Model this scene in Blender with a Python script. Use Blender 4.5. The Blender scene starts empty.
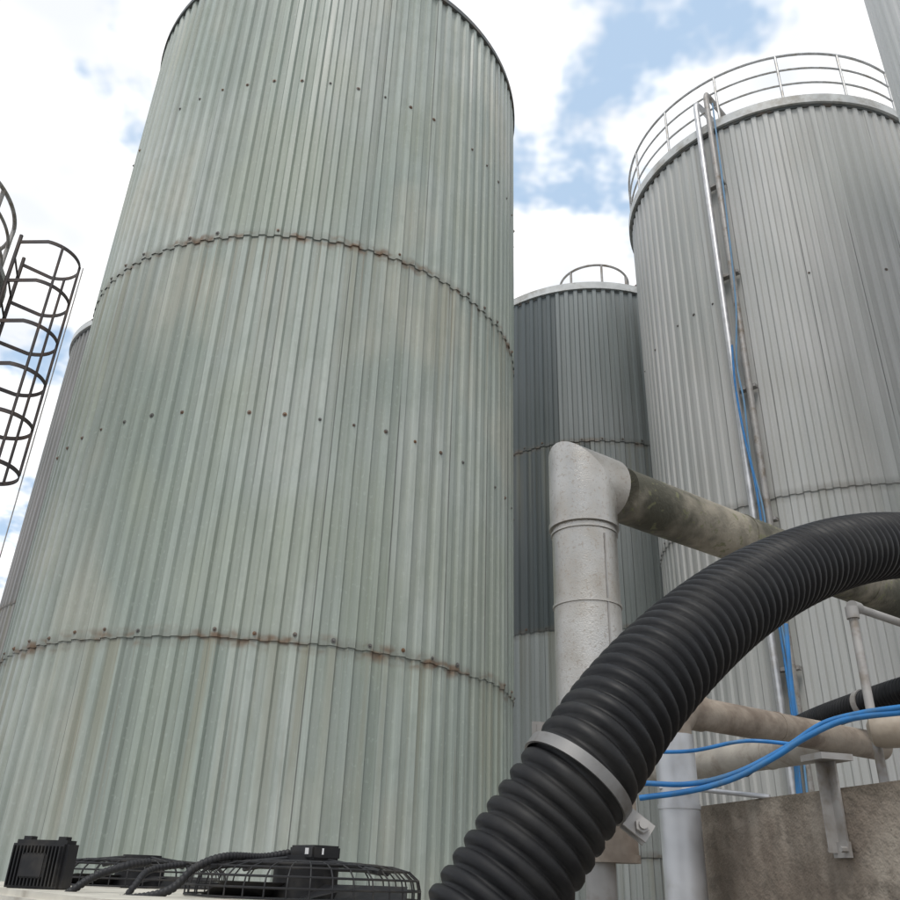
import bpy, bmesh, math, random
from mathutils import Vector, Matrix
random.seed(7)
EYE=1.6      # eye height above the yard, metres
scene=bpy.context.scene
rad=math.radians
# ---------------------------------------------------------------- camera
TH=rad(27.0); RO=rad(2.04)
R0=Vector((1,0,0)); Fw=Vector((0,math.cos(TH),math.sin(TH))); U0=Vector((0,-math.sin(TH),math.cos(TH)))
CX=R0*math.cos(RO)+U0*math.sin(RO); CY=U0*math.cos(RO)-R0*math.sin(RO)
cam=bpy.data.cameras.new("camera"); co=bpy.data.objects.new("camera",cam); scene.collection.objects.link(co)
cam.sensor_width=36; cam.lens=33.8; cam.clip_start=.05; cam.clip_end=3000
m=Matrix((CX,CY,-Fw)).transposed().to_4x4(); m.translation=Vector((0,0,EYE)); co.matrix_world=m
scene.camera=co
scene.view_settings.view_transform='Standard'; scene.view_settings.look='None'; scene.view_settings.exposure=0
# ---------------------------------------------------------------- node helpers
class NT:
    def __init__(s,name):
        s.m=bpy.data.materials.new(name); s.m.use_nodes=True; s.t=s.m.node_tree; s.n=s.t.nodes; s.l=s.t.links
        s.b=s.n["Principled BSDF"]
    def new(s,t,**k):
        n=s.n.new(t)
        for a,b in k.items(): setattr(n,a,b)
        return n
    def put(s,sock,v):
        if isinstance(v,bpy.types.NodeSocket): s.l.new(v,sock)
        elif isinstance(v,(tuple,list)): sock.default_value=tuple(v)+((1,) if len(v)==3 and len(sock.default_value)==4 else ())
        else: sock.default_value=v
    def math(s,op,a,b=0.0,c=None,clamp=False):
        n=s.new("ShaderNodeMath",operation=op); n.use_clamp=clamp
        s.put(n.inputs[0],a); s.put(n.inputs[1],b)
        if c is not None: s.put(n.inputs[2],c)
        return n.outputs[0]
    def mix(s,f,a,b,mode='MIX'):
        n=s.new("ShaderNodeMix",data_type='RGBA',blend_type=mode); 
        s.put(n.inputs[0],f); s.put(n.inputs[6],a); s.put(n.inputs[7],b); return n.outputs[2]
    def noise(s,vec,scale,detail=2,rough=.55,mapscale=None):
        if mapscale:
            mp=s.new("ShaderNodeMapping"); mp.inputs['Scale'].default_value=mapscale; s.l.new(vec,mp.inputs['Vector']); vec=mp.outputs[0]
        n=s.new("ShaderNodeTexNoise"); n.inputs['Scale'].default_value=scale; n.inputs['Detail'].default_value=detail; n.inputs['Roughness'].default_value=rough
        s.l.new(vec,n.inputs['Vector']); return n.outputs['Fac']
    def ramp(s,f,lo,hi,a=0.0,b=1.0):
        n=s.new("ShaderNodeMapRange"); n.interpolation_type='SMOOTHSTEP'
        s.put(n.inputs[0],f); n.inputs[1].default_value=lo; n.inputs[2].default_value=hi; n.inputs[3].default_value=a; n.inputs[4].default_value=b
        return n.outputs[0]
    def bump(s,h,strength,dist=.01):
        n=s.new("ShaderNodeBump"); n.inputs['Strength'].default_value=strength; n.inputs['Distance'].default_value=dist
        s.l.new(h,n.inputs['Height']); s.l.new(n.outputs[0],s.b.inputs['Normal'])
def simple(name,col,rough=.5,metal=0.0,dirt=None,dscale=6,dlo=.45,dhi=.7,bump=0.0,bscale=40,spot=None,sscale=60,mapscale=None,slo=.58,shi=.68,samt=.8,spec=.5):
    t=NT(name); tc=t.new("ShaderNodeTexCoord").outputs['Object']
    n1=t.noise(tc,dscale,2,.65,mapscale)
    base=t.mix(t.ramp(n1,.3,.7),tuple(x*.84 for x in col),tuple(min(1,x*1.1) for x in col))
    if dirt: base=t.mix(t.ramp(t.noise(tc,dscale*.7,4,.7,mapscale),dlo,dhi),base,dirt)
    if spot: base=t.mix(t.ramp(t.noise(tc,sscale,2,.6),slo,shi,0,samt),base,spot)
    t.put(t.b.inputs['Base Color'],base)
    t.b.inputs['Metallic'].default_value=metal
    t.b.inputs['Specular IOR Level'].default_value=spec
    t.put(t.b.inputs['Roughness'],t.ramp(n1,.3,.7,max(0,rough-.08),min(1,rough+.1)))
    if bump: t.bump(t.noise(tc,bscale,1,.6),bump,.004)
    return t.m
def cladding(name,base,alt,seams,rust=.5,streak=.5,jointcol=(.06,.06,.055),green=None,pv=.12,metal=0.0,rough=.5,warm=None,con=1.0,ribs=5,valley=.1,mottle=0.0):
    t=NT(name)
    uv=t.new("ShaderNodeUVMap",uv_map="uvm").outputs[0]; uv2=t.new("ShaderNodeUVMap",uv_map="pan").outputs[0]
    sp=t.new("ShaderNodeSeparateXYZ"); t.l.new(uv,sp.inputs[0]); u,v=sp.outputs[0],sp.outputs[1]
    sp2=t.new("ShaderNodeSeparateXYZ"); t.l.new(uv2,sp2.inputs[0]); pu,pn=sp2.outputs[0],sp2.outputs[1]
    c=t.mix(pn,base,alt)
    wn=t.new("ShaderNodeTexWhiteNoise",noise_dimensions='1D'); t.l.new(t.math('MULTIPLY',pn,917.3),wn.inputs['W'])
    c=t.mix(1.0,c,t.mix(wn.outputs['Value'],(1-pv,)*3,(1+pv*.4,)*3),'MULTIPLY')
    b1=t.noise(uv,1.0,2,.6,(.55,.28,1)); c=t.mix(1.0,c,t.mix(t.ramp(b1,.32,.68),(1-.18*con,1-.15*con,1-.18*con),(1.05,1.04,1.03)),'MULTIPLY')
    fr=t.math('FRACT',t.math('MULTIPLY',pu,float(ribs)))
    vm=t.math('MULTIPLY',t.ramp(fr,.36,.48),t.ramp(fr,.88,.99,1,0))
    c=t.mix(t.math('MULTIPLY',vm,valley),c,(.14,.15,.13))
    if green or warm:
        b2=t.noise(uv,1.0,2,.65,(.6,.35,3))
        if green: c=t.mix(t.ramp(b2,.48,.68,0,.5),c,green)
        if warm: c=t.mix(t.ramp(b2,.30,.46,.5,0),c,warm)
    s1=t.noise(uv,1.0,3,.65,(7,.20,1)); c=t.mix(1.0,c,t.mix(t.ramp(s1,.3,.7),(1-.12*con,)*3,(1+.05*con,)*3),'MULTIPLY')
    s2=t.noise(uv,1.0,1,.6,(26,.5,2)); c=t.mix(1.0,c,t.mix(t.ramp(s2,.35,.65),(1-.07*con,)*3,(1+.03*con,)*3),'MULTIPLY')
    sk=t.noise(uv,34,1,.6,(1,.5,1)); c=t.mix(t.ramp(sk,.60,.75,0,.25*con),c,tuple(min(1,x*1.25) for x in base))
    if mottle:
        mo=t.noise(uv,1.0,3,.7,(6,2.6,12)); c=t.mix(t.ramp(mo,.46,.66,0,mottle),c,(.25,.285,.24))
    near=None; below=None
    for s in seams:
        d=t.math('ABSOLUTE',t.math('SUBTRACT',v,s)); k=t.ramp(d,.0,.13,1,0)
        bl=t.math('SUBTRACT',s,v); kb=t.math('MULTIPLY',t.ramp(bl,.0,.02),t.ramp(bl,.05,2.6,1,0))
        near=k if near is None else t.math('MAXIMUM',near,k)
        below=kb if below is None else t.math('MAXIMUM',below,kb)
    st2=t.noise(uv,1.0,1,.6,(34,.30,9))
    if near is not None:
        rn=t.noise(uv,1.0,2,.75,(3.2,5,7))
        rcol=t.mix(sk,(.10,.06,.035),(.27,.15,.07))
        c=t.mix(t.math('MULTIPLY',t.math('MULTIPLY',near,t.ramp(rn,.46,.66)),rust,clamp=True),c,rcol)
        c=t.mix(t.math('MULTIPLY',near,.35),c,(.13,.12,.10))
        st=t.noise(uv,1.0,1,.6,(7,.10,5))
        c=t.mix(t.math('MULTIPLY',t.math('MULTIPLY',below,t.ramp(st,.50,.68)),streak),c,(.27,.265,.20))
        c=t.mix(t.math('MULTIPLY',t.math('MULTIPLY',below,t.ramp(st2,.60,.74)),rust*.55),c,(.19,.15,.10))
    c=t.mix(t.ramp(st2,.30,.22,0,.55*streak),c,(.10,.10,.085))
    e=t.math('MINIMUM',pu,t.math('SUBTRACT',1.0,pu)); jm=t.ramp(e,.004,.011,.75,0)
    c=t.mix(t.math('MULTIPLY',jm,t.ramp(b1,.35,.6)),c,jointcol)
    t.put(t.b.inputs['Base Color'],c)
    t.b.inputs['Metallic'].default_value=metal
    t.put(t.b.inputs['Roughness'],t.ramp(s1,.3,.7,rough-.1,rough+.15))
    t.bump(t.noise(uv,1.0,0,.5,(3,.8,0)),.30,.02)
    return t.m
# ---------------------------------------------------------------- mesh helpers
def empty(name,loc=(0,0,0)):
    o=bpy.data.objects.new(name,None); o.location=loc; scene.collection.objects.link(o); return o
def mk(name,verts,faces,mat,parent=None,smooth=False):
    me=bpy.data.meshes.new(name); me.from_pydata([tuple(v) for v in verts],[],faces); me.update()
    if smooth:
        me.polygons.foreach_set("use_smooth",[True]*len(me.polygons))
    if mat: me.materials.append(mat)
    o=bpy.data.objects.new(name,me); scene.collection.objects.link(o)
    if parent: o.parent=parent; o.matrix_parent_inverse=Matrix.Translation(-Vector(parent.location))
    return o
def frames(pts,closed=False):
    n=len(pts); T=[]
    for i in range(n):
        a=pts[i-1] if (i>0 or closed) else pts[i]; b=pts[(i+1)%n] if (i<n-1 or closed) else pts[i]
        T.append((b-a).normalized())
    up=Vector((0,0,1)) if abs(T[0].z)<.9 else Vector((0,1,0))
    N=(up-T[0]*up.dot(T[0])).normalized(); out=[(T[0],N,T[0].cross(N))]
    for i in range(1,n):
        N=(N-T[i]*N.dot(T[i])).normalized(); out.append((T[i],N,T[i].cross(N)))
    return out
def sweep(pts,rf,seg=16,closed=False,cap=True):
    pts=[Vector(p) for p in pts]; fr=frames(pts,closed); V=[];Fc=[]
    for i,p in enumerate(pts):
        _,N,B=fr[i]
        for k in range(seg):
            a=2*math.pi*k/seg; r=rf(i,a) if callable(rf) else rf
            V.append(p+N*(r*math.cos(a))+B*(r*math.sin(a)))
    n=len(pts)
    for i in range(n if closed else n-1):
        j=(i+1)%n
        for k in range(seg):
            k2=(k+1)%seg; Fc.append((i*seg+k,i*seg+k2,j*seg+k2,j*seg+k))
    if cap and not closed:
        Fc.append(tuple(range(seg-1,-1,-1))); Fc.append(tuple((n-1)*seg+k for k in range(seg)))
    return V,Fc
def autosmooth(o,ang=40):
    bm=bmesh.new(); bm.from_mesh(o.data)
    bmesh.ops.recalc_face_normals(bm,faces=bm.faces)
    for e in bm.edges:
        e.smooth = (len(e.link_faces)==2 and e.calc_face_angle(0)<rad(ang))
    for f in bm.faces: f.smooth=True
    bm.to_mesh(o.data); bm.free()
def tube(name,pts,r,mat,parent=None,seg=16,closed=False):
    V,Fc=sweep(pts,r,seg,closed); o=mk(name,V,Fc,mat,parent); autosmooth(o,50); return o
def merge(name,parts,mat,parent,ang=40):
    V=[];Fc=[]
    for v,f in parts:
        o=len(V); V+=v; Fc+=[tuple(i+o for i in q) for q in f]
    ob=mk(name,V,Fc,mat,parent); autosmooth(ob,ang); return ob
def catmull(P,n=12):
    P=[Vector(p) for p in P]; Q=[P[0]*2-P[1]]+P+[P[-1]*2-P[-2]]; out=[]
    for i in range(1,len(Q)-2):
        for k in range(n):
            t=k/n; a,b,c,d=Q[i-1],Q[i],Q[i+1],Q[i+2]
            out.append(.5*((2*b)+(c-a)*t+(2*a-5*b+4*c-d)*t*t+(3*b-a-3*c+d)*t**3))
    out.append(P[-1]); return out
def resample(pts,step):
    out=[pts[0].copy()]; acc=0
    for a,b in zip(pts,pts[1:]):
        L=(b-a).length; s=step-acc
        while s<=L:
            out.append(a.lerp(b,s/L)); s+=step
        acc=(acc+L)%step if L+acc>=step else acc+L
    return out
def boxvf(c,sx,sy,sz,X=Vector((1,0,0)),Y=None,bev=0.0):
    X=Vector(X).normalized(); Z=Vector((0,0,1)) if abs(X.z)<.9 else Vector((0,1,0))
    Y=Vector(Y).normalized() if Y is not None else Z.cross(X).normalized(); Z=X.cross(Y).normalized()
    bm=bmesh.new(); bmesh.ops.create_cube(bm,size=1)
    for v in bm.verts: v.co=Vector((v.co.x*sx,v.co.y*sy,v.co.z*sz))
    if bev: bmesh.ops.bevel(bm,geom=bm.edges[:],offset=bev,segments=2,affect='EDGES')
    bm.verts.ensure_lookup_table()
    V=[Vector(c)+X*v.co.x+Y*v.co.y+Z*v.co.z for v in bm.verts]; Fc=[tuple(v.index for v in f.verts) for f in bm.faces]; bm.free()
    return V,Fc
def cylvf(c,ax,r,h,seg=24,r2=None):
    ax=Vector(ax).normalized(); c=Vector(c)
    rr=[r,r if r2 is None else r2]
    return sweep([c-ax*h/2,c+ax*h/2],lambda i,a:rr[i],seg)
def ringpts(c,r,z,n=96,a0=0,a1=2*math.pi):
    full=abs(a1-a0-2*math.pi)<1e-6
    return [Vector((c[0]+r*math.cos(a0+(a1-a0)*k/(n if full else n-1)),c[1]+r*math.sin(a0+(a1-a0)*k/(n if full else n-1)),z)) for k in range(n)]
# ---------------------------------------------------------------- materials
M_trim=simple("trim_pale",(.60,.61,.60),.45,.0,(.36,.34,.30),3)
M_darktrim=simple("trim_dark",(.10,.11,.11),.6,0,(.16,.12,.09),5)
M_screw=simple("screw_head",(.15,.145,.135),.5,.3,(.20,.11,.06),9,.45,.65)
M_galv=simple("galvanised",(.50,.50,.50),.45,.5,(.34,.31,.27),7)
M_galvd=simple("galvanised_dull",(.34,.325,.31),.55,.3,(.20,.165,.13),7)
M_pipe=simple("pipe_cladding",(.47,.455,.43),.36,.88,(.33,.295,.25),2.6,.36,.70,.30,200,(.25,.20,.155),80,slo=.55,shi=.70,samt=.45)
M_pipedirty=simple("pipe_cladding_lichen",(.31,.275,.215),.7,.1,(.07,.066,.046),3.2,.32,.58,.6,70,(.17,.17,.09),26)
M_pipebrown=simple("pipe_brown",(.34,.285,.23),.75,.0,(.17,.13,.10),5,.4,.7,.4,60)
M_steelpipe=simple("pipe_bright",(.56,.56,.57),.42,.5,(.42,.40,.37),5,.5,.8)
M_black=simple("black_plastic",(.0060,.0060,.0072),.52,0,(.022,.021,.020),9,.45,.8,spec=.28)
M_blackmatte=simple("black_paint",(.014,.014,.016),.55,0,(.040,.036,.032),12,spec=.35)
M_blue=simple("blue_hose_plastic",(.03,.20,.50),.4,0,(.07,.18,.33),9)
M_bluecable=simple("blue_cable_plastic",(.14,.29,.46),.5,0,(.2,.3,.4),4)
M_rustbrown=simple("ladder_paint",(.060,.050,.050),.6,.1,(.10,.07,.055),7)
M_cream=simple("casing_paint",(.55,.52,.45),.5,0,(.33,.29,.23),8,.5,.75)
M_white=simple("label_white",(.7,.7,.7),.5)
# ---------------------------------------------------------------- tanks
def corrugated_tank(c,R,z0,seams,ztop,nribs,mat,a_vis,depth=.035,panel_ribs=5,panfun=None,screwrows=(),rim='dark',roof=.8,prof=(0,.36,.48,.88),seed=1):
    rnd=random.Random(seed); P=empty("storage_tank",(c[0],c[1],0))
    levels=[z0]+list(seams)+[ztop]
    V=[];Fc=[];UV=[];UV2=[]
    for ci in range(len(levels)-1):
        zb=levels[ci]; zt=levels[ci+1]+(.10 if ci<len(levels)-2 else 0); rr=R+ci*.013
        off=rnd.randint(0,panel_ribs-1)
        cols=[]
        lap={}
        for k in range(nribs):
            pid=((k+off)//panel_ribs)
            if pid not in lap: lap[pid]=rnd.uniform(-.010,.010)
            for j,f in enumerate(prof):
                a=2*math.pi*(k+f)/nribs+rnd.uniform(-.0004,.0004); r=rr+(depth if j in(0,1) else 0)
                cols.append((a,r,k,f,lap[pid]))
        nc=len(cols); b=len(V); nz=2
        for (a,r,k,f,lp) in cols:
            jit=rnd.uniform(-.004,.004)+lp
            for iz in range(nz):
                z=zb+(zt-zb)*iz/(nz-1)+ (jit if iz==0 and ci>0 else 0)
                V.append(Vector((c[0]+r*math.cos(a),c[1]+r*math.sin(a),z)))
        pans={}
        for q in range(nc):
            q2=(q+1)%nc; a,r,k,f,_=cols[q]; a2,_,k2,f2,_=cols[q2]
            if q2==0: a2=2*math.pi
            pid=((k+off)//panel_ribs)
            if pid not in pans:
                amid=2*math.pi*(k+panel_ribs/2)/nribs
                pans[pid]=panfun(amid,ci,rnd) if panfun else rnd.random()
            p=pans[pid]
            x1=((k+off)%panel_ribs+f)/panel_ribs; x2=x1+ ((f2 if f2>f else 1.0)-f)/panel_ribs
            i0=b+q*nz; i1=b+q2*nz
            Fc.append((i0,i1,i1+1,i0+1))
            UV+=[(a*R,zb),(a2*R,zb),(a2*R,zt),(a*R,zt)]; UV2+=[(x1,p),(x2,p),(x2,p),(x1,p)]
    o=mk("cladding",V,Fc,mat,P)
    l1=o.data.uv_layers.new(name="uvm"); l2=o.data.uv_layers.new(name="pan")
    for i,(a,b2) in enumerate(zip(UV,UV2)): l1.data[i].uv=a; l2.data[i].uv=b2
    ring=ringpts(c,R-.01,ztop-.03,96); V=ring+[Vector((c[0],c[1],ztop+roof))]
    mk("roof",V,[(i,(i+1)%96,96) for i in range(96)],M_trim,P)
    parts=[]
    if rim=='dark':
        parts.append(sweep_band(c,R+depth+.05,ztop-.05,ztop+.03,.05)); merge("rim_trim",parts,M_darktrim,P)
    else:
        parts.append(sweep_band(c,R+depth+.07,ztop-.02,ztop+.16,.12)); merge("rim_trim",parts,M_trim,P)
        merge("rim_shade_band",[sweep_band(c,R+depth+.02,ztop-.07,ztop-.022,.04)],M_darktrim,P)  # solid dark band stands in for the shade under the rim
    sv=[]
    for (z,every,prob,ci) in screwrows:
        for k in range(nribs):
            if k%every==0 and rnd.random()<prob:
                a=2*math.pi*(k+.18)/nribs
                if abs((a-a_vis+math.pi)%(2*math.pi)-math.pi)>1.7: continue
                r=R+ci*.013+depth; n=Vector((math.cos(a),math.sin(a),0))
                p=Vector((c[0],c[1],z+rnd.uniform(-.015,.015)))+n*(r+.006)
                s=rnd.uniform(.65,1.05)
                sv.append(cylvf(p-n*.003,n,.026*s,.005,8)); sv.append(cylvf(p+n*.006,n,.016*s,.014,6,.010*s))
    if sv: merge("cladding_screws",sv,M_screw,P)
    return P
def sweep_band(c,r,z0,z1,th,n=128):
    V=[];Fc=[]
    for k in range(n):
        a=2*math.pi*k/n; ca,sa=math.cos(a),math.sin(a)
        for (rr,z) in((r,z0),(r,z1),(r-th,z1),(r-th,z0)): V.append(Vector((c[0]+rr*ca,c[1]+rr*sa,z)))
    for k in range(n):
        k2=(k+1)%n
        for j in range(4):
            j2=(j+1)%4; Fc.append((k*4+j,k2*4+j,k2*4+j2,k*4+j2))
    return V,Fc
def pol(az,d): return (d*math.sin(rad(az)),d*math.cos(rad(az)))
def facing(c): return math.atan2(-c[1],-c[0])
mid=lambda a,b:(a+b)/2
# green-grey tank
D1=11.0; c1=pol(-11.26,D1); R1=3.028-.03
s1=[.176*D1+EYE,.6085*D1+EYE]; top1=1.0818*D1+EYE
m1=cladding("green_cladding",(.395,.44,.40),(.445,.48,.445),s1,1.0,.65,green=(.335,.365,.29),warm=(.47,.46,.385),pv=.12,ribs=4,valley=.20,mottle=.26)
corrugated_tank(c1,R1,-.05,s1,top1,104,m1,facing(c1),screwrows=[(s1[0]+.06,2,.85,1),(s1[1]+.06,2,.6,2),(mid(*s1),2,.7,1),(mid(s1[1],top1),2,.7,2),(mid(s1[0],-.8),3,.8,0)],seed=3,panel_ribs=4)
# grey tank
D2=14.13; c2=pol(26.13,D2); R2=.1928*D2-.03
s2=[.3424*D2+EYE]; top2=.8423*D2+EYE
m2=cladding("grey_cladding",(.505,.505,.492),(.54,.537,.525),s2,.2,.22,green=(.46,.45,.42),pv=.05,con=.55,ribs=4,valley=.07)
T2=corrugated_tank(c2,R2,-.05,s2,top2,92,m2,facing(c2),depth=.028,screwrows=[(s2[0]+.06,2,.5,1),(mid(s2[0],top2),2,.5,1),(mid(s2[0],0),3,.6,0)],rim='pale',seed=5,panel_ribs=4)
# slate tank between them
D3=18.2; c3=pol(10.3,D3); R3=.15*D3-.03
s3=[.45+EYE,4.2+EYE,8.05+EYE]; top3=11.9+EYE
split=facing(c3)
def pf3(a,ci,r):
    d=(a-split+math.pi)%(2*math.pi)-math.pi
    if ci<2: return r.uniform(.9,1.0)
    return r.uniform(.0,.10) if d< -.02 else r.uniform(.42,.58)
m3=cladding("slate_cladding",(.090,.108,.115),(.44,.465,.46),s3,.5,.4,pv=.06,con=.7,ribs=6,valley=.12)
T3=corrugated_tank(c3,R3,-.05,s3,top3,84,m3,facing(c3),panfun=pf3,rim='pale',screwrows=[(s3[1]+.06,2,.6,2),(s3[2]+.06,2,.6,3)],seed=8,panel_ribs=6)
# taupe tank behind
c4=pol(-20.6,20.9); m4=cladding("taupe_cladding",(.25,.24,.235),(.28,.27,.265),[6.5],.4,.4,ribs=6)
corrugated_tank(c4,2.70,-.05,[6.5],11.9+EYE,84,m4,facing(c4),seed=11,rim='pale',panel_ribs=6)
# pale tank on the right
c6=pol(53.8,9.0); m6=cladding("pale_cladding",(.68,.68,.67),(.72,.72,.71),[5.5],.2,.15,pv=.03,con=.4,ribs=4,valley=.04)
corrugated_tank(c6,2.68,-.05,[5.5],13.5+EYE,84,m6,facing(c6),depth=.022,seed=13,rim='pale',panel_ribs=4)
def railing(parent,c,r,zb,heights,npost,a0,a1,rt=.024,name="guard_rail",mat=M_galv):
    parts=[]; full=abs(a1-a0-2*math.pi)<1e-6
    for h in heights: parts.append(sweep(ringpts(c,r,zb+h,100,a0,a1),rt if h==max(heights) else rt*.8,8,closed=full))
    for k in range(npost):
        a=a0+(a1-a0)*k/(npost if full else npost-1)
        x,y=c[0]+r*math.cos(a),c[1]+r*math.sin(a)
        parts.append(sweep([Vector((x,y,zb-.12)),Vector((x,y,zb+max(heights)))],rt,8))
    return merge(name,parts,mat,parent)
railing(T2,c2,R2+.02,top2+.15,(.38,.74,1.1),16,0.12,2*math.pi+.12)
railing(T3,(c3[0]+.05,c3[1]-1.7),.80,top3+.1,(.78,),5,rad(165),rad(380),.028,mat=M_galvd)
tube("vent_pipe",[(c3[0]+.75,c3[1]-1.9,top3+.1),(c3[0]+.75,c3[1]-1.9,top3+.55),(c3[0]+1.3,c3[1]-1.9,top3+1.05)],.035,simple("vent_paint",(.09,.045,.04),.6),T3,8)
# riser pipes + blue cable on the grey tank
def onT2(az,z,out):
    a=rad(az); s=(R2+.03)/D2; dd=a-rad(26.13)
    d=D2*(math.cos(dd)-math.sqrt(max(0,s*s-math.sin(dd)**2)))
    p=Vector((d*math.sin(a),d*math.cos(a),z)); n=(Vector((p.x-c2[0],p.y-c2[1],0))).normalized()
    return p+n*out
RP=empty("riser_pipes",(c2[0],c2[1],0))
for az,r,mt,ztp in((21.75,.050,M_steelpipe,top2+.75),(22.65,.048,M_galvd,top2+.85)):
    a=onT2(az,0,.14); b=a.copy(); b.z=ztp
    inn=(Vector((c2[0],c2[1],0))-Vector((a.x,a.y,0))).normalized()
    tube("riser",[a,b-Vector((0,0,.15)),b-Vector((0,0,.04))+inn*.04,b+inn*.15,b+inn*1.1+Vector((0.25,0,-.35))],r,mt,RP,12)
parts=[]
for z in (2.2,4.1,6.1,8.2,10.3,12.2):
    p=onT2(22.25,z,.07); n=Vector((p.x-c2[0],p.y-c2[1],0)).normalized()
    parts.append(boxvf(p,.34,.10,.05,Vector((-n.y,n.x,0))))
merge("pipe_clips",parts,M_galvd,RP)
cz=[(23.2,13.9),(23.1,12.5),(22.95,11.0),(22.7,9.6),(22.2,8.6),(22.3,7.9),(22.2,7.0),(22.5,6.2),(22.4,5.3),(22.6,4.4),(22.7,3.3),(22.5,2.2)]
tube("blue_cable",resample(catmull([onT2(a,z,.22) for a,z in cz]),.12),.014,M_bluecable,RP,8)
cz=[(22.1,8.9),(21.95,8.2),(22.05,7.4),(22.3,6.6),(22.35,5.6),(22.5,4.0),(22.3,2.2)]
tube("blue_cable_lower",resample(catmull([onT2(a,z,.25) for a,z in cz]),.12),.017,M_blue,RP,8)
# ---------------------------------------------------------------- elevated vessel, ladder
cv=pol(-41.6,10.0)
VE=empty("elevated_vessel",(cv[0],cv[1],0)); Rv=1.44; zb=5.0+EYE
V=[];Fc=[];prof=[(0.0,zb-.55),(.45,zb-.5),(.85,zb-.36),(1.10,zb-.22),(1.30,zb+.00),(1.40,zb+.2),(Rv,zb+.4),(Rv,zb+1.0),(Rv+.04,zb+1.0),(Rv+.04,zb+1.08),(0.0,zb+1.2)]
for r,z in prof: V+=ringpts(cv,max(r,.001),z,64)
for i in range(len(prof)-1):
    for k in range(64):
        k2=(k+1)%64; Fc.append((i*64+k,i*64+k2,(i+1)*64+k2,(i+1)*64+k))
o=mk("shell",V,Fc,M_galv,VE); autosmooth(o,30)
legs=[]
for k in range(4):
    a=rad(45+90*k)+.9; legs.append(sweep([Vector((cv[0]+.9*math.cos(a),cv[1]+.9*math.sin(a),0)),Vector((cv[0]+.9*math.cos(a),cv[1]+.9*math.sin(a),zb))],.09,12))
merge("legs",legs,M_galvd,VE)
railing(VE,cv,Rv-.10,zb+1.1,(.3,.6,.9),12,0,2*math.pi,.025,mat=M_galvd)
LA=empty("caged_ladder",(cv[0],cv[1],0)); dv=Vector((.94,.34,0)).normalized(); sv=Vector((-dv.y,dv.x,0)); cb=Vector((cv[0],cv[1],0))
parts=[]; lo_=1.53
for s in(-.22,.22):
    p=cb+dv*lo_+sv*s; parts.append(sweep([p,p+Vector((0,0,6.6+EYE))],.022,8))
z=.4
while z<6.5+EYE:
    p=cb+dv*lo_+Vector((0,0,z)); parts.append(sweep([p-sv*.22,p+sv*.22],.012,6)); z+=.3
hc=cb+dv*lo_
def flat(pts,w,th):
    fr=frames(pts); V=[];Fc=[]
    for p,(T,N,B) in zip(pts,fr):
        o_=Vector((T.y,-T.x,0)).normalized()
        for a,b in((-1,-1),(1,-1),(1,1),(-1,1)): V.append(p+o_*(a*th/2)+Vector((0,0,b*w/2)))
    n=len(pts)
    for i in range(n-1):
        for j in range(4): Fc.append((i*4+j,i*4+(j+1)%4,(i+1)*4+(j+1)%4,(i+1)*4+j))
    Fc+= [(0,1,2,3),((n-1)*4+3,(n-1)*4+2,(n-1)*4+1,(n-1)*4)]
    return V,Fc
def hoop(z):
    pts=[hc-sv*.22] 
    for k in range(25):
        a=-math.pi/2+math.pi*k/24; pts.append(hc+dv*(.32+.34*math.cos(a))+sv*(.36*math.sin(a)))
    pts.append(hc+sv*.22); return [p+Vector((0,0,z)) for p in pts]
zt=6.50+EYE
for k in range(6): parts.append(flat(hoop(zt-.56*k),.045,.012))
for a in(-62,0,62):
    p=hc+dv*(.32+.34*math.cos(rad(a)))+sv*(.36*math.sin(rad(a))); parts.append(sweep([p+Vector((0,0,zt-.56*5)),p+Vector((0,0,zt))],.016,8))
merge("ladder_and_cage",parts,M_rustbrown,LA)
p=hc+dv*.70; tube("drop_wire",[p+Vector((0,0,.2)),p+Vector((0,0,zt))],.006,M_galvd,LA,6)
# ---------------------------------------------------------------- insulated pipes
UP=Vector((0,0,1)); dirA=Vector((math.sin(rad(55.2)),math.cos(rad(55.2)),0))
IP=empty("insulated_pipe",(.519,2.946,0)); r=.122
zc=1.385+EYE; px,py=.512,2.946
def miter(pts,r,seg=40):
    pts=[Vector(p) for p in pts]; n=len(pts); T=[(pts[i+1]-pts[i]).normalized() for i in range(n-1)]
    side=None
    for a,b in zip(T,T[1:]):
        cr=a.cross(b)
        if cr.length>1e-4: side=cr.normalized(); break
    out=[]
    for i in range(n-1):
        t=T[i]; N=side.cross(t).normalized(); V=[]
        for end,(p,oth) in enumerate(((pts[i],T[i-1] if i>0 else t),(pts[i+1],T[i+1] if i<n-2 else t))):
            pl=(t+oth).normalized()
            for k in range(seg):
                a=2*math.pi*k/seg; q=p+N*(r*math.cos(a))+side*(r*math.sin(a))
                V.append(q-t*((q-p).dot(pl)/t.dot(pl)))
        Fc=[(k,(k+1)%seg,seg+(k+1)%seg,seg+k) for k in range(seg)]
        out.append((V,Fc))
    return out
base=Vector((px,py,0)); ctr=base+UP*zc; zv=1.917
merge("vertical_run",[cylvf(base+UP*((zc-.14+zv)/2),UP,r-.003,(zc-.14-zv),48)],M_pipe,IP)
el=miter([ctr-UP*.20,ctr,ctr+dirA*.135],r+.004)
for i,q in enumerate(el): merge("elbow_gore_%d"%(i+1),[q],M_pipe,IP,30)
merge("elbow_collar",[cylvf(ctr-UP*.195,UP,r+.008,.02,48),cylvf(ctr-UP*.225,UP,r+.002,.008,48),cylvf(ctr-UP*.50,UP,r+.001,.010,48)],M_pipe,IP)
merge("elbow_gap_shade",[cylvf(ctr+dirA*.118,dirA,r-.008,.03,40)],M_blackmatte,IP)  # black disc stands in for the shade in the elbow's open gap
up_=UP*.004
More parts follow.
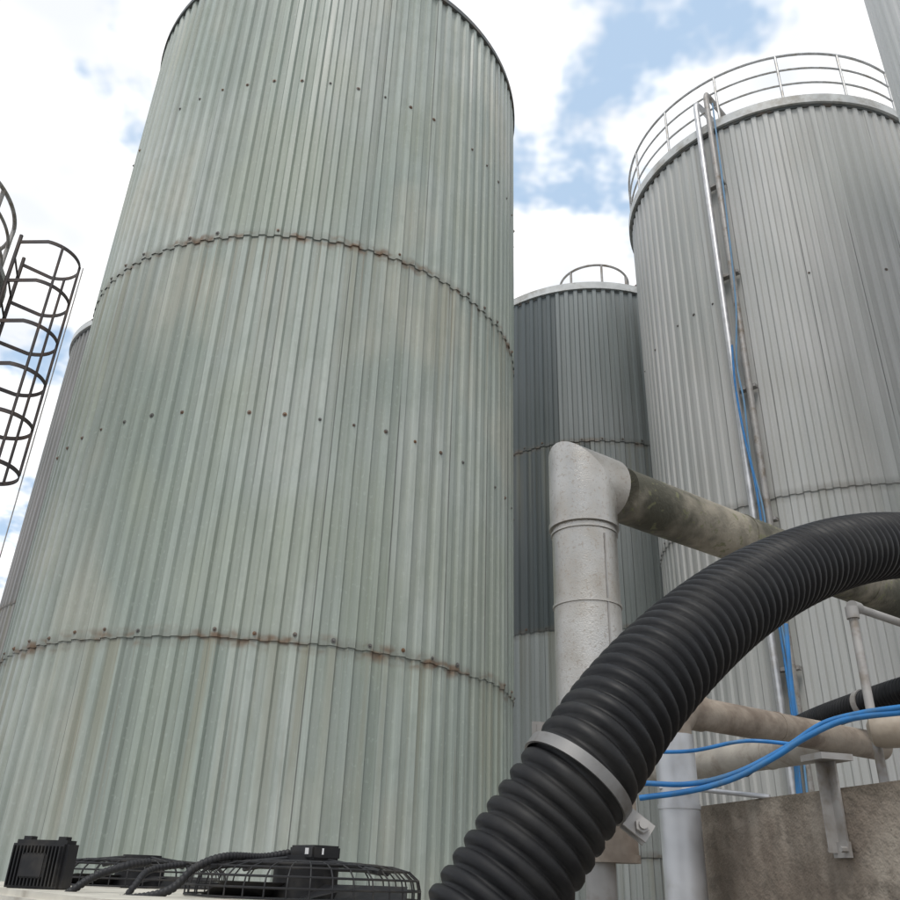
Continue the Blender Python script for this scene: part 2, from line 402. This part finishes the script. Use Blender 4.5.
merge("horizontal_run",[cylvf(ctr+dirA*(1.9+.1)+up_,dirA,r-.013,3.6,48)],M_pipedirty,IP)
merge("joint_bands",[cylvf(ctr+dirA*t+up_,dirA,r-.010,.018,48) for t in(.95,1.9,2.8)],M_pipedirty,IP)
merge("lap_seam",[boxvf(base+Vector((.055,-.106,(zc-.24+zv)/2)),.006,.004,zc-.24-zv-.02,(1,.5,0))],M_galvd,IP)
# bright riser elbowing into the brown run
IP2=empty("insulated_pipe",(1.056,3.98,0)); dB=Vector((math.sin(rad(57)),math.cos(rad(57)),0))
b2=Vector((1.056,3.98,0)); z2=.738+EYE
merge("riser",[cylvf(b2+UP*((z2-.12)/2),UP,.088,z2-.12,40)],M_steelpipe,IP2)
merge("riser_band",[cylvf(b2+UP*(z2-.42),UP,.092,.02,40)],M_steelpipe,IP2)
el=miter([b2+UP*(z2-.2),b2+UP*(z2-.07),b2+dB*.07+UP*z2,b2+dB*.2+UP*z2],.082)
for i,q in enumerate(el): merge("elbow_gore_%d"%(i+1),[q],M_pipebrown,IP2,30)
merge("brown_run",[cylvf(b2+dB*(.9)+UP*z2,dB,.074,1.5,40),cylvf(b2+dB*.75+UP*z2,dB,.077,.02,40)],M_pipebrown,IP2)
# branch teeing into the brown run
IP3=empty("insulated_pipe",(1.6,5.9,0)); a=Vector((2.07,4.68,.715+EYE)); b=Vector((1.3,6.6,.715+EYE)); t=(b-a).normalized()
merge("branch_run",[cylvf((a+b)/2,t,.088,(b-a).length,36),cylvf(a+t*.45,t,.092,.02,36)],simple("pipe_taupe",(.38,.345,.30),.65,.1,(.25,.21,.17),6,bump=.3,bscale=60),IP3)
# beige capped pipe
IP4=empty("insulated_pipe",(1.9,3.3,0)); a=Vector((1.725,3.411,2.175)); b=Vector((2.089,3.182,2.184)); t=(b-a).normalized()
merge("beige_run",[sweep([a-t*.05,a-t*.035,a,b+t*.8],lambda i,an:(.03,.055,.066,.066)[i],32)],simple("pipe_beige",(.45,.38,.30),.6,0,(.3,.24,.18),6,bump=.2),IP4)
# sleeve and stub beneath main pipe
IP5=empty("valve_stub",(.6,3.19,0)); q=Vector((.599,3.18,0)); zf=1.672
merge("sleeve",[cylvf(Vector((q.x,q.y,(1.93+zf)/2)),UP,.092,1.93-zf,36),cylvf(Vector((q.x,q.y,zf+.012)),UP,.097,.025,36)],M_pipebrown,IP5)
merge("stub",[cylvf(Vector((q.x-.04,q.y,zf/2)),UP,.052,zf,24)],M_galvd,IP5)
# thin grey conduit
TP=empty("thin_pipe",(1.73,3.48,0)); a=Vector((1.731,3.482,2.697)); b=Vector((a.x,a.y,.0)); 
tube("run",[a+dirA*.5+UP*.0,a+dirA*.04,a+dirA*.012-UP*.012,a-UP*.04,b],.018,M_galvd,TP,12)
merge("elbow_fitting",[cylvf(a-UP*.03,UP,.026,.05,16),cylvf(a+dirA*.03,dirA,.026,.05,16)],M_galvd,TP)
# ---------------------------------------------------------------- hoses
def corr_hose(name,P,R,pitch,dep,seg=40,par=None,sub=7,mat=M_black):
    pts=resample(catmull(P,24),pitch/sub); 
    def rf(i,a):
        f=(i/sub+a/(2*math.pi))%1.0; return R-dep*math.exp(-((f-.5)/.18)**2)
    V,Fc=sweep(pts,rf,seg); o=mk(name,V,Fc,mat,par,True); return pts
H=empty("corrugated_hose",(.5,1.4,0))
HP=[(-.07,1.184,.934),(-.020,1.184,1.434),(.038,1.211,1.514),(.089,1.229,1.588),(.144,1.245,1.667),(.207,1.258,1.751),(.289,1.308,1.853),(.397,1.388,1.960),(.536,1.498,2.074),(.704,1.632,2.185),(.891,1.763,2.281),(1.094,1.904,2.356),(1.336,2.057,2.409),(1.596,2.217,2.425),(1.9,2.4,2.41)]
pts=corr_hose("hose_body",HP,.0795,.0265,.0100,par=H)
CL=empty("hose_clamp",(.2,1.26,0)); tgt=Vector((.198,1.259,1.727)); i=min(range(len(pts)),key=lambda k:(pts[k]-tgt).length)
tn=(pts[i+3]-pts[i-3]).normalized(); cc=pts[i]
V=[];Fc=[]; e1=tn.orthogonal().normalized(); e2=tn.cross(e1)
for k in range(64):
    a=2*math.pi*k/64; n=e1*math.cos(a)+e2*math.sin(a)
    for rr,s in((.0825,-.0085),(.0830,.0085),(.079,.0085),(.079,-.0085)): V.append(cc+n*rr+tn*s)
for k in range(64):
    k2=(k+1)%64
    for j in range(4): Fc.append((k*4+j,k2*4+j,k2*4+(j+1)%4,k*4+(j+1)%4))
merge("band",[(V,Fc)],simple("clamp_steel",(.22,.215,.21),.5,.5,(.14,.125,.11),14),CL)
side=tn.cross(Vector((.16,.98,.1))).normalized()
if side.x<0: side=-side
vw=tn.cross(side).normalized()
ear=cc+side*.099
merge("lugs",[boxvf(ear+vw*.008,.036,.026,.004,side,tn,.0),boxvf(ear-vw*.008,.036,.026,.004,side,tn,.0),cylvf(ear+side*.003,vw,.006,.05,12),cylvf(ear+side*.003+vw*.016,vw,.010,.008,6),cylvf(ear+side*.003-vw*.016,vw,.010,.008,6)],M_galvd,CL)
H2=empty("corrugated_hose",(2.3,4.7,0))
p2=corr_hose("hose_body",[(2.0,5.9,2.33),(2.080,5.643,2.419),(2.143,5.448,2.472),(2.215,5.148,2.511),(2.275,4.803,2.526),(2.386,4.455,2.550),(2.494,4.168,2.561),(2.618,3.884,2.569)],.070,.024,.008,32,H2)
cc=min(p2,key=lambda p:(p-Vector((2.31,4.70,2.533))).length)
merge("hose_clip",[cylvf(cc,(Vector((2.386,4.455,2.55))-Vector((2.275,4.803,2.526))),.075,.035,32)],M_galvd,H2)
def hose(name,P,r,mat=M_blue):
    E=empty(name,P[0]); tube("body",resample(catmull(P,10),.03),r,mat,E,12)
hose("blue_hose",[(.862,3.867,1.940),(1.044,3.744,1.963),(1.211,3.663,2.011),(1.351,3.569,2.085),(1.447,3.480,2.149),(1.579,3.394,2.208),(1.702,3.172,2.205),(1.881,3.004,2.202)],.012)
hose("blue_hose",[(.864,3.860,1.999),(1.049,3.751,1.991),(1.229,3.673,2.035),(1.398,3.573,2.122),(1.526,3.485,2.206),(1.620,3.329,2.225),(1.702,3.163,2.221),(1.880,2.990,2.230)],.011)
hose("blue_hose",[(.869,3.841,2.123),(1.056,3.731,2.119),(1.223,3.648,2.149),(1.326,3.645,2.156),(1.450,3.545,2.131)],.008)
hose("blue_hose",[(2.185,5.281,3.130),(2.172,5.286,2.901),(2.164,5.297,2.658),(2.168,5.318,2.397),(2.138,5.361,2.091),(2.13,5.4,.3)],.014)
SP=empty("thin_pipe",(1.1,3.8,0)); tube("run",[(.972,3.953,1.991),(1.137,3.847,1.979),(1.336,3.642,1.941)],.010,M_steelpipe,SP,10)
# ---------------------------------------------------------------- wall + bracket
t=NT("concrete"); tc=t.new("ShaderNodeTexCoord").outputs['Object']
n1=t.noise(tc,1.6,4,.65); n2=t.noise(tc,9,4,.7); n3=t.noise(tc,1.0,3,.6,(5,5,.5))
c=t.mix(t.ramp(n1,.35,.65),(.20,.16,.125),(.40,.35,.29)); c=t.mix(t.ramp(n2,.48,.70,0,.75),c,(.14,.115,.09)); c=t.mix(t.ramp(n3,.48,.66,0,.75),c,(.13,.105,.082))
v=t.new("ShaderNodeTexVoronoi"); v.inputs['Scale'].default_value=28; t.l.new(tc,v.inputs['Vector'])
c=t.mix(t.ramp(v.outputs['Distance'],.05,.12,.6,0),c,(.07,.06,.05))
sz=t.new("ShaderNodeSeparateXYZ"); t.l.new(tc,sz.inputs[0])
c=t.mix(t.math('MULTIPLY',t.ramp(t.math('ADD',sz.outputs[2],t.math('MULTIPLY',n2,.12)),1.90,2.0),.55),c,(.11,.09,.065))
t.put(t.b.inputs['Base Color'],c); t.b.inputs['Roughness'].default_value=.9
t.bump(n2,.9,.02); M_conc=t.m
W=empty("concrete_wall",(1.2,4,0)); dW=Vector((math.sin(rad(-14)),math.cos(rad(-14)),0)); nW=Vector((dW.y,-dW.x,0))
w0=Vector((1.145,4.305,0)); zw=.338+EYE; wc=w0-dW*2.2+nW*.1
merge("wall_body",[boxvf(wc+UP*(zw/2),4.6,.2,zw,dW,None,.008)],M_conc,W)
B=empty("pipe_bracket",(1.4,3.2,0)); q=w0-dW*1.13-nW*.0
merge("angle_iron",[boxvf(q-nW*.006+UP*(zw-.06),.05,.008,.30,dW),boxvf(q-nW*.03+dW*.022+UP*(zw-.06),.006,.045,.30,dW),
  boxvf(q-nW*.02+UP*(zw+.10),.12,.13,.022,dW),boxvf(q-nW*.015+UP*(zw-.20),.085,.012,.05,dW),
  cylvf(q-nW*.03-dW*.03+UP*(zw-.20),nW,.010,.03,6),cylvf(q-nW*.03+dW*.03+UP*(zw-.20),nW,.010,.03,6)],M_galvd,B)
B2=empty("pipe_bracket",(.383,3.34,0)); q=Vector((.383,3.339,2.096))
merge("plate",[boxvf(q,.07,.006,.11,(1,.2,0)),boxvf(q+Vector((.06,.02,.03)),.16,.03,.03,(1,.2,0)),cylvf(q+Vector((-.01,-.01,-.03)),(0,1,0),.01,.03,6)],M_galvd,B2)
# ---------------------------------------------------------------- condenser
AC=empty("condenser_unit",(-.5,2.4,0)); f1=Vector((-.28,2.06,0)); f2=Vector((-.87,2.80,0)); e=(f2-f1).normalized(); n=Vector((e.y,-e.x,0))
zt=EYE-.045; cc=(f1+f2)/2-n*.08
merge("casing",[boxvf(cc+UP*((zt+.12)/2),1.75,.86,zt-.12,e,None,.012)],M_cream,AC)
merge("feet",[boxvf(cc+e*s+UP*.06,.1,.8,.12,e) for s in(-.6,.6)],M_galvd,AC)
for fi,fc in enumerate((f1,f2)):
    parts=[]
    hs=[(.25,.004),(.25,.022),(.245,.042),(.225,.058),(.19,.066),(.155,.069),(.12,.071),(.085,.072)]
    for rr,h in hs: parts.append(sweep(ringpts((fc.x,fc.y),rr,zt+h,64),.0022,6,closed=True))
    for k in range(36):
        a=2*math.pi*k/36; d=Vector((math.cos(a),math.sin(a),0))
        parts.append(sweep([fc+d*rr+UP*(zt+h) for rr,h in hs],.0018,5))
    for k in range(4):
        a=math.pi/4+math.pi*k/2; d=Vector((math.cos(a),math.sin(a),0)); parts.append(sweep([fc+d*.24+UP*(zt+.055),fc+d*.03+UP*(zt+.078)],.006,6))
    merge("fan_guard_%d"%(fi+1),parts,M_blackmatte,AC)
    merge("fan_motor_%d"%(fi+1),[cylvf(fc+UP*(zt+.03),UP,.07,.08,28),cylvf(fc+UP*(zt+.076),UP,.055,.016,28)],M_blackmatte,AC)
    bl=[]
    for k in range(5):
        a=2*math.pi*k/5; d=Vector((math.cos(a),math.sin(a),0)); s=Vector((-d.y,d.x,0))
        bl.append(([fc+d*.06-s*.03+UP*(zt+.0),fc+d*.06+s*.03+UP*(zt+.03),fc+d*.22+s*.07+UP*(zt+.03),fc+d*.22-s*.05+UP*(zt-.0)],[(0,1,2,3)]))
    merge("fan_blades_%d"%(fi+1),bl,M_blackmatte,AC)
q=Vector((-.263,2.042,1.645))
merge("terminal_box",[boxvf(q,.10,.07,.028,e*-1,None,.004)],M_blackmatte,AC)
merge("label",[boxvf(q+Vector((0.005,-.046,.002)),.04,.002,.012,(1,0,0))],M_white,AC)
FL=empty("floodlight",(-.88,2.13,0)); q=Vector((-.884,2.132,1.601)); X=Vector((1,-.25,0)).normalized(); Y=Vector((.25,1,0)).normalized()
parts=[boxvf(q,.145,.05,.105,X,Y,.008),boxvf(q-UP*.055,.17,.07,.012,X,Y,.004),boxvf(q+UP*.056-X*.045,.02,.02,.008,X,Y),boxvf(q+UP*.056+X*.045,.02,.02,.008,X,Y)]
for k in range(14): parts.append(boxvf(q-Y*.028+X*(-.059+.0091*k),.003,.010,.080,X,Y))
parts.append(boxvf(q-Y*.030,.060,.012,.05,X,Y,.003))
merge("housing",parts,M_blackmatte,FL)
merge("stand",[boxvf(q-UP*.08+Y*.0,.03,.03,.05,X,Y)],M_galvd,FL)
def conduit(P,r,name="conduit"):
    E=empty(name,P[0]); corr_hose("body",P,r,.009,.0018,14,E,5,M_blackmatte)
conduit([(-.784,2.000,1.529),(-.754,1.987,1.554),(-.715,2.005,1.585),(-.660,2.017,1.606),(-.624,2.068,1.616)],.0085)
conduit([(-.732,1.937,1.543),(-.593,1.878,1.549),(-.516,1.869,1.567),(-.477,1.882,1.607),(-.428,1.916,1.629),(-.369,2.004,1.632),(-.317,2.043,1.643)],.0085)
conduit([(-.631,1.941,1.536),(-.609,1.945,1.572),(-.600,1.998,1.600),(-.548,2.069,1.614)],.007)
# ---------------------------------------------------------------- building, ground
IB=empty("industrial_building",(-22,28,0))
mb=simple("building_sheet",(.30,.33,.36),.6,0,(.22,.23,.24),2)
merge("walls",[boxvf((-24,29,4.5),16,10,9.0,(1,.1,0))],mb,IB)
merge("parapet",[boxvf((-24,29,9.1),16.3,10.3,.35,(1,.1,0))],M_trim,IB)
merge("windows",[boxvf((-24+dx,23.9+dx*.1,5),1.6,.1,1.2,(1,.1,0)) for dx in(-6,-3,0,3,6)],M_darktrim,IB)
t=NT("yard_concrete"); tc=t.new("ShaderNodeTexCoord").outputs['Object']
c=t.mix(t.ramp(t.noise(tc,.6,4,.65),.3,.7),(.17,.165,.155),(.27,.26,.245)); t.put(t.b.inputs['Base Color'],c); t.b.inputs['Roughness'].default_value=.9
mk("ground",[(-600,-600,0),(600,-600,0),(600,600,0),(-600,600,0)],[(0,1,2,3)],t.m)
# ---------------------------------------------------------------- light
sd=Vector((-.16,-.75,1.35)).normalized()
L=bpy.data.lights.new("sun",'SUN'); L.energy=1.6; L.angle=rad(16); L.color=(1,.96,.90)
lo=bpy.data.objects.new("sun",L); scene.collection.objects.link(lo); lo.rotation_euler=sd.to_track_quat('Z','Y').to_euler(); lo.location=(0,0,30)
w=bpy.data.worlds.new("World"); scene.world=w; w.use_nodes=True; t=NT.__new__(NT); t.t=w.node_tree; t.n=t.t.nodes; t.l=t.t.links
sky=t.new("ShaderNodeTexSky"); sky.sky_type='NISHITA'; sky.sun_disc=False; sky.sun_elevation=math.asin(sd.z); sky.sun_rotation=math.atan2(sd.x,sd.y); sky.air_density=1.0; sky.dust_density=1.5
tc=t.new("ShaderNodeTexCoord").outputs['Generated']; s=t.new("ShaderNodeSeparateXYZ"); t.l.new(tc,s.inputs[0])
zz=t.math('ADD',t.math('MAXIMUM',s.outputs[2],0.0),.25)
cb_=t.new("ShaderNodeCombineXYZ")
t.l.new(t.math('SUBTRACT',t.math('DIVIDE',s.outputs[0],zz),.035),cb_.inputs[0]); t.l.new(t.math('SUBTRACT',t.math('DIVIDE',s.outputs[1],zz),.17),cb_.inputs[1]); cb_.inputs[2].default_value=8.3
n1=t.noise(cb_.outputs[0],3.0,5,.62); n2=t.noise(cb_.outputs[0],6.5,2,.6)
f=t.ramp(n1,.405,.505)
cc=t.mix(t.ramp(n2,.32,.58),(9.0,9.3,9.8),(11.9,11.9,11.9))
skyc=t.mix(.65,sky.outputs[0],(6.6,8.7,11.2))
col=t.mix(f,skyc,cc)
bg=t.n["Background"]; t.l.new(col,bg.inputs[0]); bg.inputs[1].default_value=.105
